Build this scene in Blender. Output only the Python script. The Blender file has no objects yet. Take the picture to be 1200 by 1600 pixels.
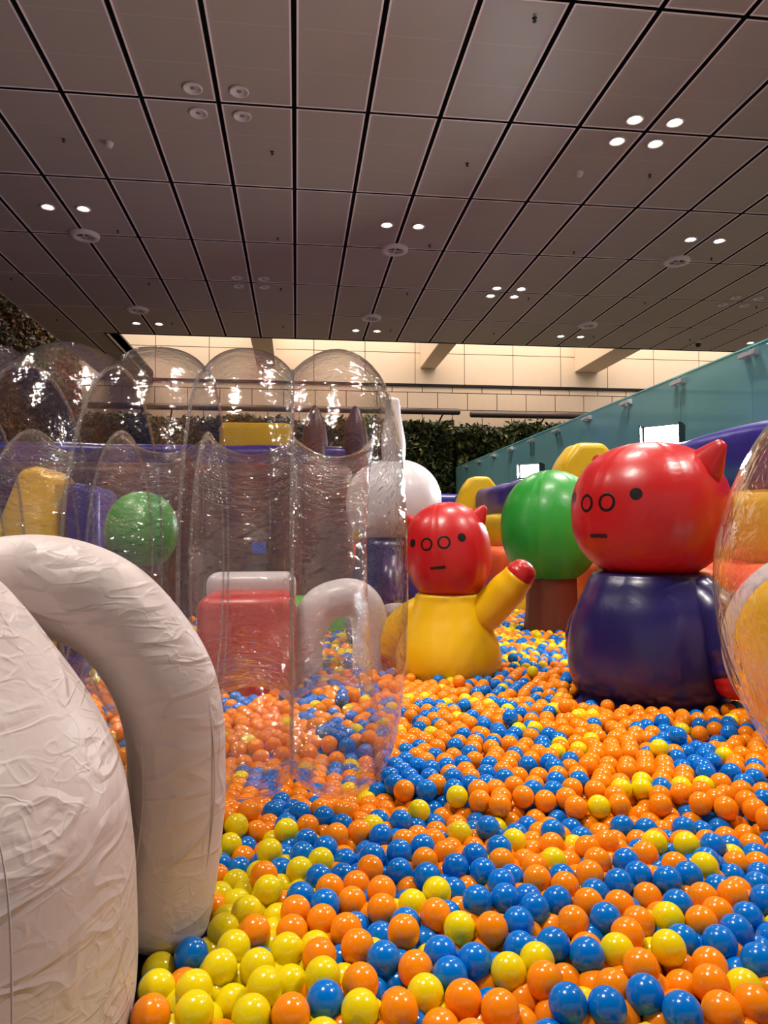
import bpy, bmesh, math, random
import numpy as np
from mathutils import Vector, Matrix, noise as mnoise

random.seed(7)
RNG = np.random.default_rng(11)
SC = bpy.context.scene
COL = SC.collection
PI = math.pi

# ------------------------------------------------------------------ camera
CAM_Z = 0.88
cam_data = bpy.data.cameras.new('camera')
cam = bpy.data.objects.new('camera', cam_data)
COL.objects.link(cam)
F_PX = 1123.3
PITCH, YAW, ROLL = 0.02954, 0.12147, 0.00278
cam_data.sensor_fit = 'VERTICAL'
cam_data.sensor_height = 24.0
cam_data.lens = F_PX / 1600.0 * 24.0
cam_data.clip_start = 0.02
cam_data.clip_end = 200
FW = Vector((math.sin(YAW) * math.cos(PITCH), math.cos(YAW) * math.cos(PITCH), math.sin(PITCH)))
R0 = Vector((math.cos(YAW), -math.sin(YAW), 0))
U0 = R0.cross(FW)
RT = R0 * math.cos(ROLL) - U0 * math.sin(ROLL)
UP = R0 * math.sin(ROLL) + U0 * math.cos(ROLL)
M = Matrix((RT, UP, -FW)).transposed().to_4x4()
M.translation = (0, 0, CAM_Z)
cam.matrix_world = M
SC.camera = cam

# ------------------------------------------------------------------ world, light, exposure
world = bpy.data.worlds.new('hall_ambient')
SC.world = world
world.use_nodes = True
bg = world.node_tree.nodes['Background']
bg.inputs[0].default_value = (1.0, 0.93, 0.87, 1)
bg.inputs[1].default_value = 0.45
SPOT_W = 185.0          # every lit ceiling downlight
FLOOD_W = 90.0          # LED floodlights behind the fence
WALL_FILL_W = 1250.0          # unseen warm area light added to brighten the stone wall
SC.view_settings.view_transform = 'Standard'
SC.view_settings.look = 'None'
SC.view_settings.gamma = 1.0
SC.view_settings.use_curve_mapping = False
SC.view_settings.exposure = 0.0
SC.cycles.transparent_max_bounces = 16
SC.cycles.max_bounces = 3
SC.cycles.diffuse_bounces = 2
SC.cycles.glossy_bounces = 2
SC.cycles.adaptive_threshold = 0.05
SC.cycles.sample_clamp_indirect = 8.0

cove = bpy.data.lights.new('added_wall_fill', 'AREA')  # added fill high in the void, no fixture modelled for it
cove.shape = 'RECTANGLE'; cove.size = 24; cove.size_y = 2.2
cove.energy = WALL_FILL_W; cove.color = (1.0, 0.85, 0.72)
wall_fill_o = bpy.data.objects.new('added_wall_fill', cove)
wall_fill_o.location = (4.0, 18.6, 9.4)
wall_fill_o.rotation_euler = (math.radians(18), 0, 0)
COL.objects.link(wall_fill_o)

# ------------------------------------------------------------------ materials
def lin(r, g, b):
    f = lambda c: c / 12.92 if c <= 0.04045 else ((c + 0.055) / 1.055) ** 2.4
    return (f(r / 255), f(g / 255), f(b / 255), 1)

class NT:
    def __init__(s, name):
        s.m = bpy.data.materials.new(name)
        s.m.use_nodes = True
        s.t = s.m.node_tree
        s.t.nodes.clear()
        s.out = s.n('ShaderNodeOutputMaterial')
    def n(s, kind, **kw):
        nd = s.t.nodes.new(kind)
        for k, v in kw.items():
            if k.startswith('i_'):
                key = k[2:]
                key = int(key) if key.isdigit() else key.replace('_', ' ')
                nd.inputs[key].default_value = v
            else:
                setattr(nd, k, v)
        return nd
    def l(s, a, ao, b, bi):
        s.t.links.new(a.outputs[ao], b.inputs[bi])
    def math(s, op, a, b=None):
        nd = s.n('ShaderNodeMath', operation=op)
        for i, v in enumerate((a, b)):
            if v is None: continue
            if isinstance(v, (int, float)): nd.inputs[i].default_value = v
            else: s.l(v[0], v[1], nd, i)
        return (nd, 0)

def principled(name, col, rough=0.4, spec=0.5, coat=0.0, metal=0.0, bump=None, sss=0.0, mottling=0.0):
    """bump = list of (scale xyz, detail, distortion, strength, ridged)"""
    t = NT(name)
    p = t.n('ShaderNodeBsdfPrincipled')
    p.inputs['Base Color'].default_value = col
    p.inputs['Roughness'].default_value = rough
    p.inputs['Specular IOR Level'].default_value = spec
    p.inputs['Coat Weight'].default_value = coat
    p.inputs['Coat Roughness'].default_value = 0.2
    p.inputs['Metallic'].default_value = metal
    if sss:
        p.inputs['Subsurface Weight'].default_value = sss
        p.inputs['Subsurface Radius'].default_value = (0.02, 0.02, 0.02)
        p.inputs['Subsurface Scale'].default_value = 0.5
    t.l(p, 0, t.out, 0)
    if bump or mottling:
        tc = t.n('ShaderNodeTexCoord')
    if mottling:
        nz = t.n('ShaderNodeTexNoise', i_Scale=6.0, i_Detail=5.0)
        t.l(tc, 'Object', nz, 'Vector')
        mx = t.n('ShaderNodeMix', data_type='RGBA')
        mx.inputs[6].default_value = tuple(c * (1 - mottling) for c in col[:3]) + (1,)
        mx.inputs[7].default_value = tuple(min(1, c * (1 + mottling)) for c in col[:3]) + (1,)
        t.l(nz, 0, mx, 0)
        t.l(mx, 2, p, 'Base Color')
    if bump:
        acc = None
        for sc, det, dist, st, ridged in bump:
            mp = t.n('ShaderNodeMapping')
            mp.inputs['Scale'].default_value = sc if isinstance(sc, tuple) else (sc, sc, sc)
            t.l(tc, 'Object', mp, 'Vector')
            nz = t.n('ShaderNodeTexNoise', i_Scale=1.0, i_Detail=det, i_Distortion=dist)
            t.l(mp, 0, nz, 'Vector')
            h = (nz, 0)
            if ridged:
                h = t.math('SUBTRACT', h, 0.5)
                h = t.math('ABSOLUTE', h)
                h = t.math('MULTIPLY', h, -2.0)
                h = t.math('MAXIMUM', h, -0.35)
            h = t.math('MULTIPLY', h, st)
            acc = h if acc is None else t.math('ADD', acc, h)
        b = t.n('ShaderNodeBump', i_Strength=1.0, i_Distance=0.02)
        t.l(acc[0], acc[1], b, 'Height')
        t.l(b, 0, p, 'Normal')
        if coat: t.l(b, 0, p, 'Coat Normal')
    return t.m

def emit(name, col, strength):
    t = NT(name)
    e = t.n('ShaderNodeEmission')
    e.inputs[0].default_value = col
    e.inputs[1].default_value = strength
    t.l(e, 0, t.out, 0)
    return t.m

def clear_plastic(name, tint=0.93, haze=0.010, scale=(2.5, 10.0, 14.0), strength=1.0):
    t = NT(name)
    tc = t.n('ShaderNodeTexCoord')
    acc = None
    for k, (mul, det, st) in enumerate(((1.0, 3.0, 0.9), (3.0, 3.0, 0.5))):
        mp = t.n('ShaderNodeMapping')
        mp.inputs['Scale'].default_value = tuple(c * mul for c in scale)
        t.l(tc, 'Object', mp, 'Vector')
        nz = t.n('ShaderNodeTexNoise', i_Scale=1.0, i_Detail=det, i_Distortion=0.7)
        t.l(mp, 0, nz, 'Vector')
        h = t.math('SUBTRACT', (nz, 0), 0.5)
        h = t.math('ABSOLUTE', h)
        h = t.math('MULTIPLY', h, -st)
        acc = h if acc is None else t.math('ADD', acc, h)
    b = t.n('ShaderNodeBump', i_Strength=strength, i_Distance=0.03)
    t.l(acc[0], 0, b, 'Height')
    lw = t.n('ShaderNodeLayerWeight', i_Blend=0.5)
    t.l(b, 0, lw, 'Normal')
    f = t.math('POWER', (lw, 1), 3.5)
    f = t.math('MULTIPLY', f, 0.85)
    f = t.math('ADD', f, 0.06)
    tr = t.n('ShaderNodeBsdfTransparent')
    tr.inputs[0].default_value = (tint, tint * 0.985, tint * 0.975, 1)
    gl = t.n('ShaderNodeBsdfGlossy')
    gl.inputs['Color'].default_value = (1, 1, 1, 1)
    gl.inputs['Roughness'].default_value = 0.045
    t.l(b, 0, gl, 'Normal')
    df = t.n('ShaderNodeBsdfDiffuse')
    df.inputs[0].default_value = (0.55, 0.5, 0.5, 1)
    m1 = t.n('ShaderNodeMixShader')
    m1.inputs[0].default_value = haze
    t.l(tr, 0, m1, 1); t.l(df, 0, m1, 2)
    m2 = t.n('ShaderNodeMixShader')
    t.l(f[0], 0, m2, 0); t.l(m1, 0, m2, 1); t.l(gl, 0, m2, 2)
    t.l(m2, 0, t.out, 0)
    return t.m

def tinted_glass(name):
    t = NT(name)
    tr = t.n('ShaderNodeBsdfTransparent'); tr.inputs[0].default_value = (0.40, 0.62, 0.64, 1)
    df = t.n('ShaderNodeBsdfDiffuse'); df.inputs[0].default_value = (0.20, 0.44, 0.48, 1)
    gl = t.n('ShaderNodeBsdfGlossy'); gl.inputs['Roughness'].default_value = 0.12
    gl.inputs['Color'].default_value = (0.6, 0.95, 1.0, 1)
    m1 = t.n('ShaderNodeMixShader'); m1.inputs[0].default_value = 0.6
    t.l(tr, 0, m1, 1); t.l(df, 0, m1, 2)
    lw = t.n('ShaderNodeLayerWeight', i_Blend=0.5)
    f = t.math('POWER', (lw, 1), 3.0)
    f = t.math('MULTIPLY', f, 0.5)
    f = t.math('ADD', f, 0.05)
    m2 = t.n('ShaderNodeMixShader')
    t.l(f[0], 0, m2, 0); t.l(m1, 0, m2, 1); t.l(gl, 0, m2, 2)
    t.l(m2, 0, t.out, 0)
    return t.m

def perforated(name, a, b):
    """fine perforated metal field: faint stripes along the panel, tiny mottling"""
    t = NT(name)
    p = t.n('ShaderNodeBsdfPrincipled', i_Roughness=0.45)
    p.inputs['Specular IOR Level'].default_value = 0.4
    p.inputs['Metallic'].default_value = 0.0
    tc = t.n('ShaderNodeTexCoord')
    nz = t.n('ShaderNodeTexNoise', i_Scale=3.0, i_Detail=3.0)
    info = t.n('ShaderNodeObjectInfo')
    t.l(tc, 'Object', nz, 'Vector')
    r = t.math('MULTIPLY', (info, 'Random'), 0.6)
    s = t.math('MULTIPLY', (nz, 0), 0.4)
    s = t.math('ADD', r, s)
    mx = t.n('ShaderNodeMix', data_type='RGBA')
    mx.inputs[6].default_value = a; mx.inputs[7].default_value = b
    t.l(s[0], 0, mx, 0)
    # faint cross folds a third of the way along each panel
    sp = t.n('ShaderNodeSeparateXYZ'); t.l(tc, 'Object', sp, 0)
    fy = t.math('ABSOLUTE', t.math('SUBTRACT', t.math('ABSOLUTE', (sp, 1)), 0.288))
    fold = t.math('LESS_THAN', fy, 0.007)
    mf = t.n('ShaderNodeMix', data_type='RGBA')
    t.l(t.math('MULTIPLY', fold, 0.35)[0], 0, mf, 0)
    t.l(mx, 2, mf, 6); mf.inputs[7].default_value = lin(206, 196, 182)
    t.l(mf, 2, p, 'Base Color')
    t.l(p, 0, t.out, 0)
    return t.m

def leaf_material(name, cols):
    t = NT(name)
    p = t.n('ShaderNodeBsdfPrincipled', i_Roughness=0.45)
    at = t.n('ShaderNodeAttribute', attribute_name='tone')
    cr = t.n('ShaderNodeValToRGB')
    els = cr.color_ramp.elements
    els[0].color = cols[0]; els[0].position = 0
    els[1].color = cols[-1]; els[1].position = 1
    for i, c in enumerate(cols[1:-1]):
        e = els.new((i + 1) / (len(cols) - 1)); e.color = c
    t.l(at, 'Fac', cr, 0)
    t.l(cr, 0, p, 'Base Color')
    t.l(p, 0, t.out, 0)
    return t.m

def nylon_cloth():
    t = NT('white_nylon')
    p = t.n('ShaderNodeBsdfPrincipled', i_Roughness=0.44)
    p.inputs['Base Color'].default_value = lin(208, 193, 189)
    p.inputs['Specular IOR Level'].default_value = 0.4
    tc = t.n('ShaderNodeTexCoord')
    acc = None
    for sc, dist, st, msc in (((5, 5, 8), 0.8, 0.55, 2.3), ((11, 11, 7), 0.5, 0.28, 3.1), ((4, 4, 16), 0.4, 0.30, 2.0), ((22, 22, 26), 0.6, 0.12, 3.6), ((9, 9, 30), 0.7, 0.12, 2.7)):
        mp = t.n('ShaderNodeMapping'); mp.inputs['Scale'].default_value = sc
        t.l(tc, 'Object', mp, 'Vector')
        nz = t.n('ShaderNodeTexNoise', i_Scale=1.0, i_Detail=0.6, i_Distortion=dist)
        t.l(mp, 0, nz, 'Vector')
        h = t.math('ABSOLUTE', t.math('SUBTRACT', (nz, 0), 0.5))
        h = t.math('MINIMUM', h, 0.075)
        h = t.math('SUBTRACT', 0.075, h)                      # crease ridges
        mk = t.n('ShaderNodeTexNoise', i_Scale=msc, i_Detail=1.0)
        mo = t.n('ShaderNodeMapping'); mo.inputs['Location'].default_value = (st * 17, 3.3, 1.7)
        t.l(tc, 'Object', mo, 'Vector'); t.l(mo, 0, mk, 'Vector')
        rg = t.n('ShaderNodeMapRange'); rg.inputs[1].default_value = 0.43; rg.inputs[2].default_value = 0.60
        t.l(mk, 0, rg, 0)
        h = t.math('MULTIPLY', h, (rg, 0))
        h = t.math('MULTIPLY', h, st * 5.5)
        acc = h if acc is None else t.math('ADD', acc, h)
    nb = t.n('ShaderNodeTexNoise', i_Scale=9.0, i_Detail=3.0)
    t.l(tc, 'Object', nb, 'Vector')
    acc = t.math('ADD', acc, t.math('MULTIPLY', (nb, 0), 0.10))
    b = t.n('ShaderNodeBump', i_Strength=0.9, i_Distance=0.02)
    t.l(acc[0], 0, b, 'Height'); t.l(b, 0, p, 'Normal')
    t.l(p, 0, t.out, 0)
    return t.m

WR = [((7.0, 7.0, 4.0), 2, 0.8, 0.10, True), (26.0, 2, 0.5, 0.022, False)]     # vinyl pucker
MAT = dict(
    red=principled('red_vinyl', lin(188, 24, 26), 0.36, 0.5, 0.2, bump=WR),
    yellow=principled('yellow_vinyl', lin(232, 186, 2), 0.38, 0.5, 0.15, bump=WR),
    navy=principled('navy_vinyl', lin(34, 26, 88), 0.32, 0.5, 0.25, bump=WR),
    green=principled('green_vinyl', lin(40, 150, 48), 0.38, 0.5, 0.15, bump=WR),
    brown=principled('brown_vinyl', lin(98, 46, 34), 0.36, 0.5, 0.1, bump=WR),
    orange=principled('orange_vinyl', lin(238, 84, 34), 0.34, 0.5, 0.2, bump=WR),
    purple=principled('purple_vinyl', lin(50, 40, 140), 0.34, 0.5, 0.2, bump=WR),
    maroon=principled('maroon_vinyl', lin(72, 36, 42), 0.4, 0.5, 0.1, bump=WR),
    blue=principled('blue_vinyl', lin(30, 70, 190), 0.35, 0.5, 0.2, bump=WR),
    lime=principled('lime_vinyl', lin(90, 200, 70), 0.35, 0.5, 0.2, bump=WR),
    white_vinyl=principled('white_vinyl', lin(208, 203, 208), 0.38, 0.5, 0.2, bump=WR),
    nylon=nylon_cloth(),
    seam=principled('seam_thread', lin(212, 194, 188), 0.6),
    ink=principled('black_print', lin(22, 16, 16), 0.35),
    orange_ball=principled('orange_plastic', lin(252, 142, 14), 0.16, 0.5),
    blue_ball=principled('blue_plastic', lin(0, 116, 212), 0.16, 0.5),
    yellow_ball=principled('yellow_plastic', lin(238, 214, 10), 0.16, 0.5),
    clear=clear_plastic('clear_pvc_smooth', strength=0.42, scale=(5.0, 8.0, 8.0)),
    clear_in=clear_plastic('clear_pvc_wrinkled', strength=1.0, scale=(3.5, 13.0, 17.0)),
    clear_ball=clear_plastic('clear_pvc_ball', tint=0.95, scale=(5, 5, 5), strength=0.45, haze=0.03),
    weld=clear_plastic('weld_strip', tint=0.9, haze=0.18),
    mat_floor=principled('indigo_mat', lin(52, 34, 112), 0.5, mottling=0.1),
    hall_floor=principled('hall_floor', lin(118, 104, 96), 0.35, mottling=0.06),
    panel=perforated('perforated_panel', lin(170, 160, 144), lin(182, 171, 155)),
    rim=principled('panel_rim', lin(246, 236, 226), 0.5),
    void=principled('black_void', lin(10, 9, 9), 0.9),
    lamp_rim=principled('lamp_rim', lin(225, 215, 208), 0.45),
    lamp_cup=principled('lamp_cup', lin(170, 160, 152), 0.25, metal=0.5),
    lamp_on=emit('lamp_glow', (1.0, 0.90, 0.82, 1), 30.0),
    lamp_off=principled('lamp_off', lin(150, 140, 134), 0.2),
    dark=principled('dark_grey', lin(52, 46, 44), 0.5),
    flood=emit('flood_glow', (0.86, 0.95, 1.0, 1), 14.0),
    black=principled('black_housing', lin(24, 24, 28), 0.4),
    stone=principled('cream_stone', lin(236, 212, 186), 0.6, mottling=0.04),
    plaster=principled('cream_plaster', lin(240, 218, 192), 0.7, mottling=0.03),
    joint=principled('dark_joint', lin(90, 70, 58), 0.8),
    pipe=principled('grey_pipe', lin(96, 84, 82), 0.35, metal=0.4),
    glass=tinted_glass('teal_glass'),
    glass_edge=principled('glass_edge', lin(120, 200, 200), 0.2),
    steel=principled('steel', lin(205, 205, 205), 0.25, metal=0.4),
    leaf=leaf_material('hedge_leaf', [lin(20, 30, 12), lin(42, 62, 22), lin(96, 112, 42), lin(176, 164, 80)]),
    leaf_dark=leaf_material('wall_leaf', [lin(30, 32, 14), lin(78, 70, 30), lin(120, 66, 40), lin(160, 146, 70)]),
    soil=principled('hedge_core', lin(14, 17, 9), 0.9),
)

# ------------------------------------------------------------------ mesh helpers
def link(name, me, parent=None, mats=None, smooth=True):
    o = bpy.data.objects.new(name, me)
    COL.objects.link(o)
    if parent is not None: o.parent = parent
    if mats is not None:
        for m in (mats if isinstance(mats, (list, tuple)) else [mats]):
            me.materials.append(MAT[m] if isinstance(m, str) else m)
    if smooth:
        me.polygons.foreach_set('use_smooth', [True] * len(me.polygons))
    return o

def mesh_from(name, verts, faces):
    me = bpy.data.meshes.new(name)
    me.from_pydata([tuple(v) for v in verts], [], faces)
    me.update()
    return me

def empty(name, loc, rz=0.0):
    o = bpy.data.objects.new(name, None)
    o.empty_display_size = 0.1
    COL.objects.link(o)
    o.location = loc
    o.rotation_euler = (0, 0, rz)
    return o

def tag(o, label=None, cat=None, group=None, kind=None):
    if label: o['label'] = label
    if cat: o['category'] = cat
    if group: o['group'] = group
    if kind: o['kind'] = kind
    return o

def grid_faces(nu, nv, close_u=True, close_v=False):
    f = []
    for j in range(nv if close_v else nv - 1):
        for i in range(nu if close_u else nu - 1):
            a = j * nu + i; b = j * nu + (i + 1) % nu
            c = ((j + 1) % nv) * nu + (i + 1) % nu; d = ((j + 1) % nv) * nu + i
            f.append((a, b, c, d))
    return f

def smooth_profile(pts, n):
    """Catmull-Rom through (r,z) points"""
    P = [Vector(p) for p in pts]
    P = [P[0] * 2 - P[1]] + P + [P[-1] * 2 - P[-2]]
    out = []
    m = len(P) - 3
    for i in range(n):
        u = i / (n - 1) * m
        k = min(int(u), m - 1); t = u - k
        a, b, c, d = P[k:k + 4]
        out.append(0.5 * ((2 * b) + (c - a) * t + (2 * a - 5 * b + 4 * c - d) * t * t + (3 * b - a - 3 * c + d) * t ** 3))
    return out

def lathe(name, pts, mat, parent=None, segs=64, rings=48, gores=0, pinch=0.0, loc=(0, 0, 0), wob=0.0, seed=0.0, phase=0.0, sy=1.0):
    pr = smooth_profile(pts, rings)
    V = []
    for p in pr:
        r, z = max(p[0], 0.0), p[1]
        for i in range(segs):
            a = 2 * PI * i / segs
            k = 1.0
            if gores:
                k -= pinch * (1 - abs(math.sin((a + phase) * gores / 2))) ** 3
            x, y = r * k * math.cos(a), r * k * math.sin(a) * sy
            if wob:
                n = mnoise.noise(Vector((x * 3 + seed, y * 3, z * 3))) * wob
                x *= 1 + n; y *= 1 + n
            V.append((x, y, z))
    F = grid_faces(segs, rings)
    n = len(V)
    V.append((0, 0, pr[0][1])); V.append((0, 0, pr[-1][1]))
    for i in range(segs):
        F.append(((i + 1) % segs, i, n))
        b = (rings - 1) * segs
        F.append((b + i, b + (i + 1) % segs, n + 1))
    me = mesh_from(name, V, F)
    bm = bmesh.new(); bm.from_mesh(me)
    bmesh.ops.remove_doubles(bm, verts=bm.verts, dist=1e-5)
    bmesh.ops.recalc_face_normals(bm, faces=bm.faces)
    bm.to_mesh(me); bm.free()
    o = link(name, me, parent, mat)
    o.location = loc
    return o

def tube_data(path, radii, segs=32, rings=60, wob=0.0, seed=0.0, caps=True, squash=1.0, cap_round=True):
    P = smooth_profile(path, rings)
    nR = len(radii)
    V, F = [], []
    prevn = None
    rows = []
    for j in range(rings):
        t = (P[min(j + 1, rings - 1)] - P[max(j - 1, 0)]).normalized()
        if prevn is None:
            ref = Vector((0, 0, 1)) if abs(t.z) < 0.9 else Vector((0, 1, 0))
            n = (ref - t * ref.dot(t)).normalized()
        else:
            n = (prevn - t * prevn.dot(t)).normalized()
        prevn = n
        b = t.cross(n)
        u = j / (rings - 1) * (nR - 1)
        k = min(int(u), nR - 2); w = u - k
        w = w * w * (3 - 2 * w)
        r = radii[k] * (1 - w) + radii[k + 1] * w
        rows.append((P[j], n, b, t, r))
    ext = []
    if caps and cap_round:
        p, n, b, t, r = rows[0]
        for q in (0.97, 0.8, 0.5, 0.2):
            ext.append((p - t * r * 0.6 * q, n, b, t, r * math.sqrt(1 - q * q)))
        tail = []
        p, n, b, t, r = rows[-1]
        for q in (0.2, 0.5, 0.8, 0.97):
            tail.append((p + t * r * 0.6 * q, n, b, t, r * math.sqrt(1 - q * q)))
        rows = ext + rows + tail
    for p, n, b, t, r in rows:
        for i in range(segs):
            a = 2 * PI * i / segs
            k = 1.0
            d = n * math.cos(a) * r + b * math.sin(a) * r * squash
            if wob:
                k += mnoise.noise(p * 4 + d * 4 + Vector((seed, 0, 0))) * wob
            V.append(p + d * k)
    F = grid_faces(segs, len(rows))
    F.append(tuple(reversed(range(segs))))
    F.append(tuple(range((len(rows) - 1) * segs, len(rows) * segs)))
    return V, F

def tube(name, path, radii, mat, parent=None, **kw):
    V, F = tube_data(path, radii, **kw)
    me = mesh_from(name, V, F)
    bm = bmesh.new(); bm.from_mesh(me)
    bmesh.ops.recalc_face_normals(bm, faces=bm.faces)
    bm.to_mesh(me); bm.free()
    return link(name, me, parent, mat)

def box_data(x0, x1, y0, y1, z0, z1):
    V = [(x0, y0, z0), (x1, y0, z0), (x1, y1, z0), (x0, y1, z0), (x0, y0, z1), (x1, y0, z1), (x1, y1, z1), (x0, y1, z1)]
    F = [(0, 3, 2, 1), (4, 5, 6, 7), (0, 1, 5, 4), (1, 2, 6, 5), (2, 3, 7, 6), (3, 0, 4, 7)]
    return V, F

def box(name, x0, x1, y0, y1, z0, z1, mat, parent=None, bevel=0.0, segs=2):
    me = mesh_from(name, *box_data(x0, x1, y0, y1, z0, z1))
    if bevel:
        bm = bmesh.new(); bm.from_mesh(me)
        bmesh.ops.bevel(bm, geom=bm.edges[:], offset=bevel, segments=segs, affect='EDGES', profile=0.5)
        bm.to_mesh(me); bm.free()
    return link(name, me, parent, mat, smooth=bool(bevel and segs > 2))

def prism(name, outline, axis, a0, a1, mat, parent=None, puff=0.0, bevel=0.03):
    """extrude a 2-D outline: axis 'y' takes (x,z) points, axis 'x' takes (y,z) points"""
    bm = bmesh.new()
    lo, hi = [], []
    for (p, q) in outline:
        lo.append(bm.verts.new((p, a0, q) if axis == 'y' else (a0, p, q)))
        hi.append(bm.verts.new((p, a1, q) if axis == 'y' else (a1, p, q)))
    n = len(outline)
    bm.faces.new(lo); bm.faces.new(list(reversed(hi)))
    for i in range(n):
        bm.faces.new((lo[i], hi[i], hi[(i + 1) % n], lo[(i + 1) % n]))
    bmesh.ops.recalc_face_normals(bm, faces=bm.faces)
    bmesh.ops.bevel(bm, geom=bm.edges[:], offset=bevel, segments=4, affect='EDGES', profile=0.5)
    me = bpy.data.meshes.new(name); bm.to_mesh(me); bm.free()
    return link(name, me, parent, mat)

# ------------------------------------------------------------------ ceiling grid
H_CEIL = CAM_Z + 4.3
CW, CL, CX0, CY0 = 0.748845, 1.728256, -0.02408, 7.196265     # module width, length, origin
colx = lambda c: CX0 + c * CW
rowy = lambda r: CY0 + r * CL
CEIL_L, CEIL_FAR = colx(-7), rowy(5) + 0.02

# structure: floor
floor = box('floor', -14, 16, -8, 24, -0.12, 0.0, 'hall_floor'); tag(floor, 'grey stone hall floor around the ball pit', 'floor', kind='structure')

ceiling = box('ceiling', CEIL_L, 18, -6, CEIL_FAR, H_CEIL + 0.06, H_CEIL + 0.3, 'void')
tag(ceiling, 'dark ceiling with long grey metal panels and black joints', 'ceiling', kind='structure')
cl2 = box('ceiling_extension', CEIL_L, -4.05, CEIL_FAR, rowy(9), H_CEIL + 0.06, H_CEIL + 0.3, 'void', ceiling)

def panel_mesh(w, l, gx=0.023, gy=0.018):
    bm = bmesh.new()
    x, y = w / 2 - gx, l / 2 - gy
    bv = 0.008
    z0, z1 = 0.0, 0.05
    # rim (bright folded lip) and a field sunk 2 mm inside it
    outer = [(-x, -y), (x, -y), (x, y), (-x, y)]
    e = 0.018
    inner = [(-x + e, -y + e), (x - e, -y + e), (x - e, y - e), (-x + e, y - e)]
    m = 0.05
    fld = [(-x + m, -y + m), (x - m, -y + m), (x - m, y - m), (-x + m, y - m)]
    vt = [bm.verts.new((a, b, z1)) for a, b in outer]
    vo = [bm.verts.new((a, b, z0)) for a, b in outer]
    vi = [bm.verts.new((a, b, z0)) for a, b in inner]
    vs = [bm.verts.new((a, b, z0 + 0.003)) for a, b in inner]
    vf = [bm.verts.new((a, b, z0 + 0.003)) for a, b in fld]
    vg = [bm.verts.new((a, b, z0 + 0.0045)) for a, b in fld]
    def ring(A, B, mi):
        for i in range(4):
            f = bm.faces.new((A[i], A[(i + 1) % 4], B[(i + 1) % 4], B[i])); f.material_index = mi
    ring(vt, vo, 3); ring(vo, vi, 1); ring(vi, vs, 1); ring(vs, vf, 2); ring(vf, vg, 0)
    f = bm.faces.new(vg); f.material_index = 0
    bmesh.ops.recalc_face_normals(bm, faces=bm.faces)
    for f in bm.faces:
        if f.normal.z > 0.5: f.normal_flip()
    me = bpy.data.meshes.new('ceiling_panel'); bm.to_mesh(me); bm.free()
    for k in ('panel', 'rim', 'border', 'void'): me.materials.append(MAT[k])
    return me
MAT['border'] = principled('panel_border', lin(182, 166, 155), 0.5)
pm = panel_mesh(CW, CL)
n_panel = 0
for r in range(-4, 5):
    for c in range(-7, 16):
        if r < -1 and (c < -7 or c > 9): continue
        if r == -1 and c > 12: continue
        o = bpy.data.objects.new('ceiling_panel', pm); COL.objects.link(o); o.parent = ceiling
        o.location = (colx(c + 0.5), rowy(r + 0.5), H_CEIL)
pm2 = panel_mesh(CW * 0.63, CL)
for r in range(5, 9):
    o = bpy.data.objects.new('ceiling_panel', pm); COL.objects.link(o); o.parent = cl2
    o.location = (colx(-6.5), rowy(r + 0.5), H_CEIL)
    o = bpy.data.objects.new('ceiling_panel', pm2); COL.objects.link(o); o.parent = cl2
    o.location = (colx(-6) + CW * 0.315, rowy(r + 0.5), H_CEIL)
trim1 = box('trim_1', -4.05, 18, CEIL_FAR, CEIL_FAR + 0.05, H_CEIL - 0.005, H_CEIL + 0.35, 'dark'); tag(trim1, 'dark metal edge strip along the far end of the ceiling', 'trim', kind='structure')
trim2 = box('trim_2', -4.10, -4.05, CEIL_FAR, rowy(9), H_CEIL - 0.005, H_CEIL + 0.35, 'dark'); tag(trim2, 'dark metal edge strip beside the ceiling recess', 'trim', kind='structure')

# ------------------------------------------------------------------ ceiling fittings
def lathe_mesh(name, prof, segs=24):
    V, F = [], []
    for r, z in prof:
        for i in range(segs):
            a = 2 * PI * i / segs
            V.append((r * math.cos(a), r * math.sin(a), z))
    F = grid_faces(segs, len(prof))
    if prof[-1][0] < 0.2: F.append(tuple(range((len(prof) - 1) * segs, len(prof) * segs)))
    me = mesh_from(name, V, F)
    bm = bmesh.new(); bm.from_mesh(me)
    bmesh.ops.recalc_face_normals(bm, faces=bm.faces)
    bm.to_mesh(me); bm.free()
    return me
def meshed(me, mat):
    me.materials.append(MAT[mat]); me.polygons.foreach_set('use_smooth', [True] * len(me.polygons)); return me
ME_RIM = meshed(lathe_mesh('rim', [(0.072, 0.004), (0.094, 0.004), (0.096, -0.006), (0.090, -0.012), (0.076, -0.010), (0.070, 0.0)]), 'lamp_rim')
ME_CUP = meshed(lathe_mesh('reflector', [(0.073, -0.004), (0.066, 0.01), (0.05, 0.022), (0.046, 0.024)]), 'lamp_cup')
ME_ON = meshed(lathe_mesh('bulb', [(0.058, 0.008), (0.05, -0.004), (0.03, -0.010), (0.012, -0.012)], 20), 'lamp_on')
ME_OFF = meshed(lathe_mesh('bulb', [(0.040, 0.012), (0.036, 0.003), (0.02, -0.002), (0.008, -0.003)], 20), 'lamp_off')
SPOT = bpy.data.lights.new('downlight_beam', 'SPOT')
SPOT.energy = SPOT_W; SPOT.color = (1.0, 0.91, 0.82)
SPOT.spot_size = math.radians(125); SPOT.spot_blend = 0.7; SPOT.shadow_soft_size = 0.055

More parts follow.
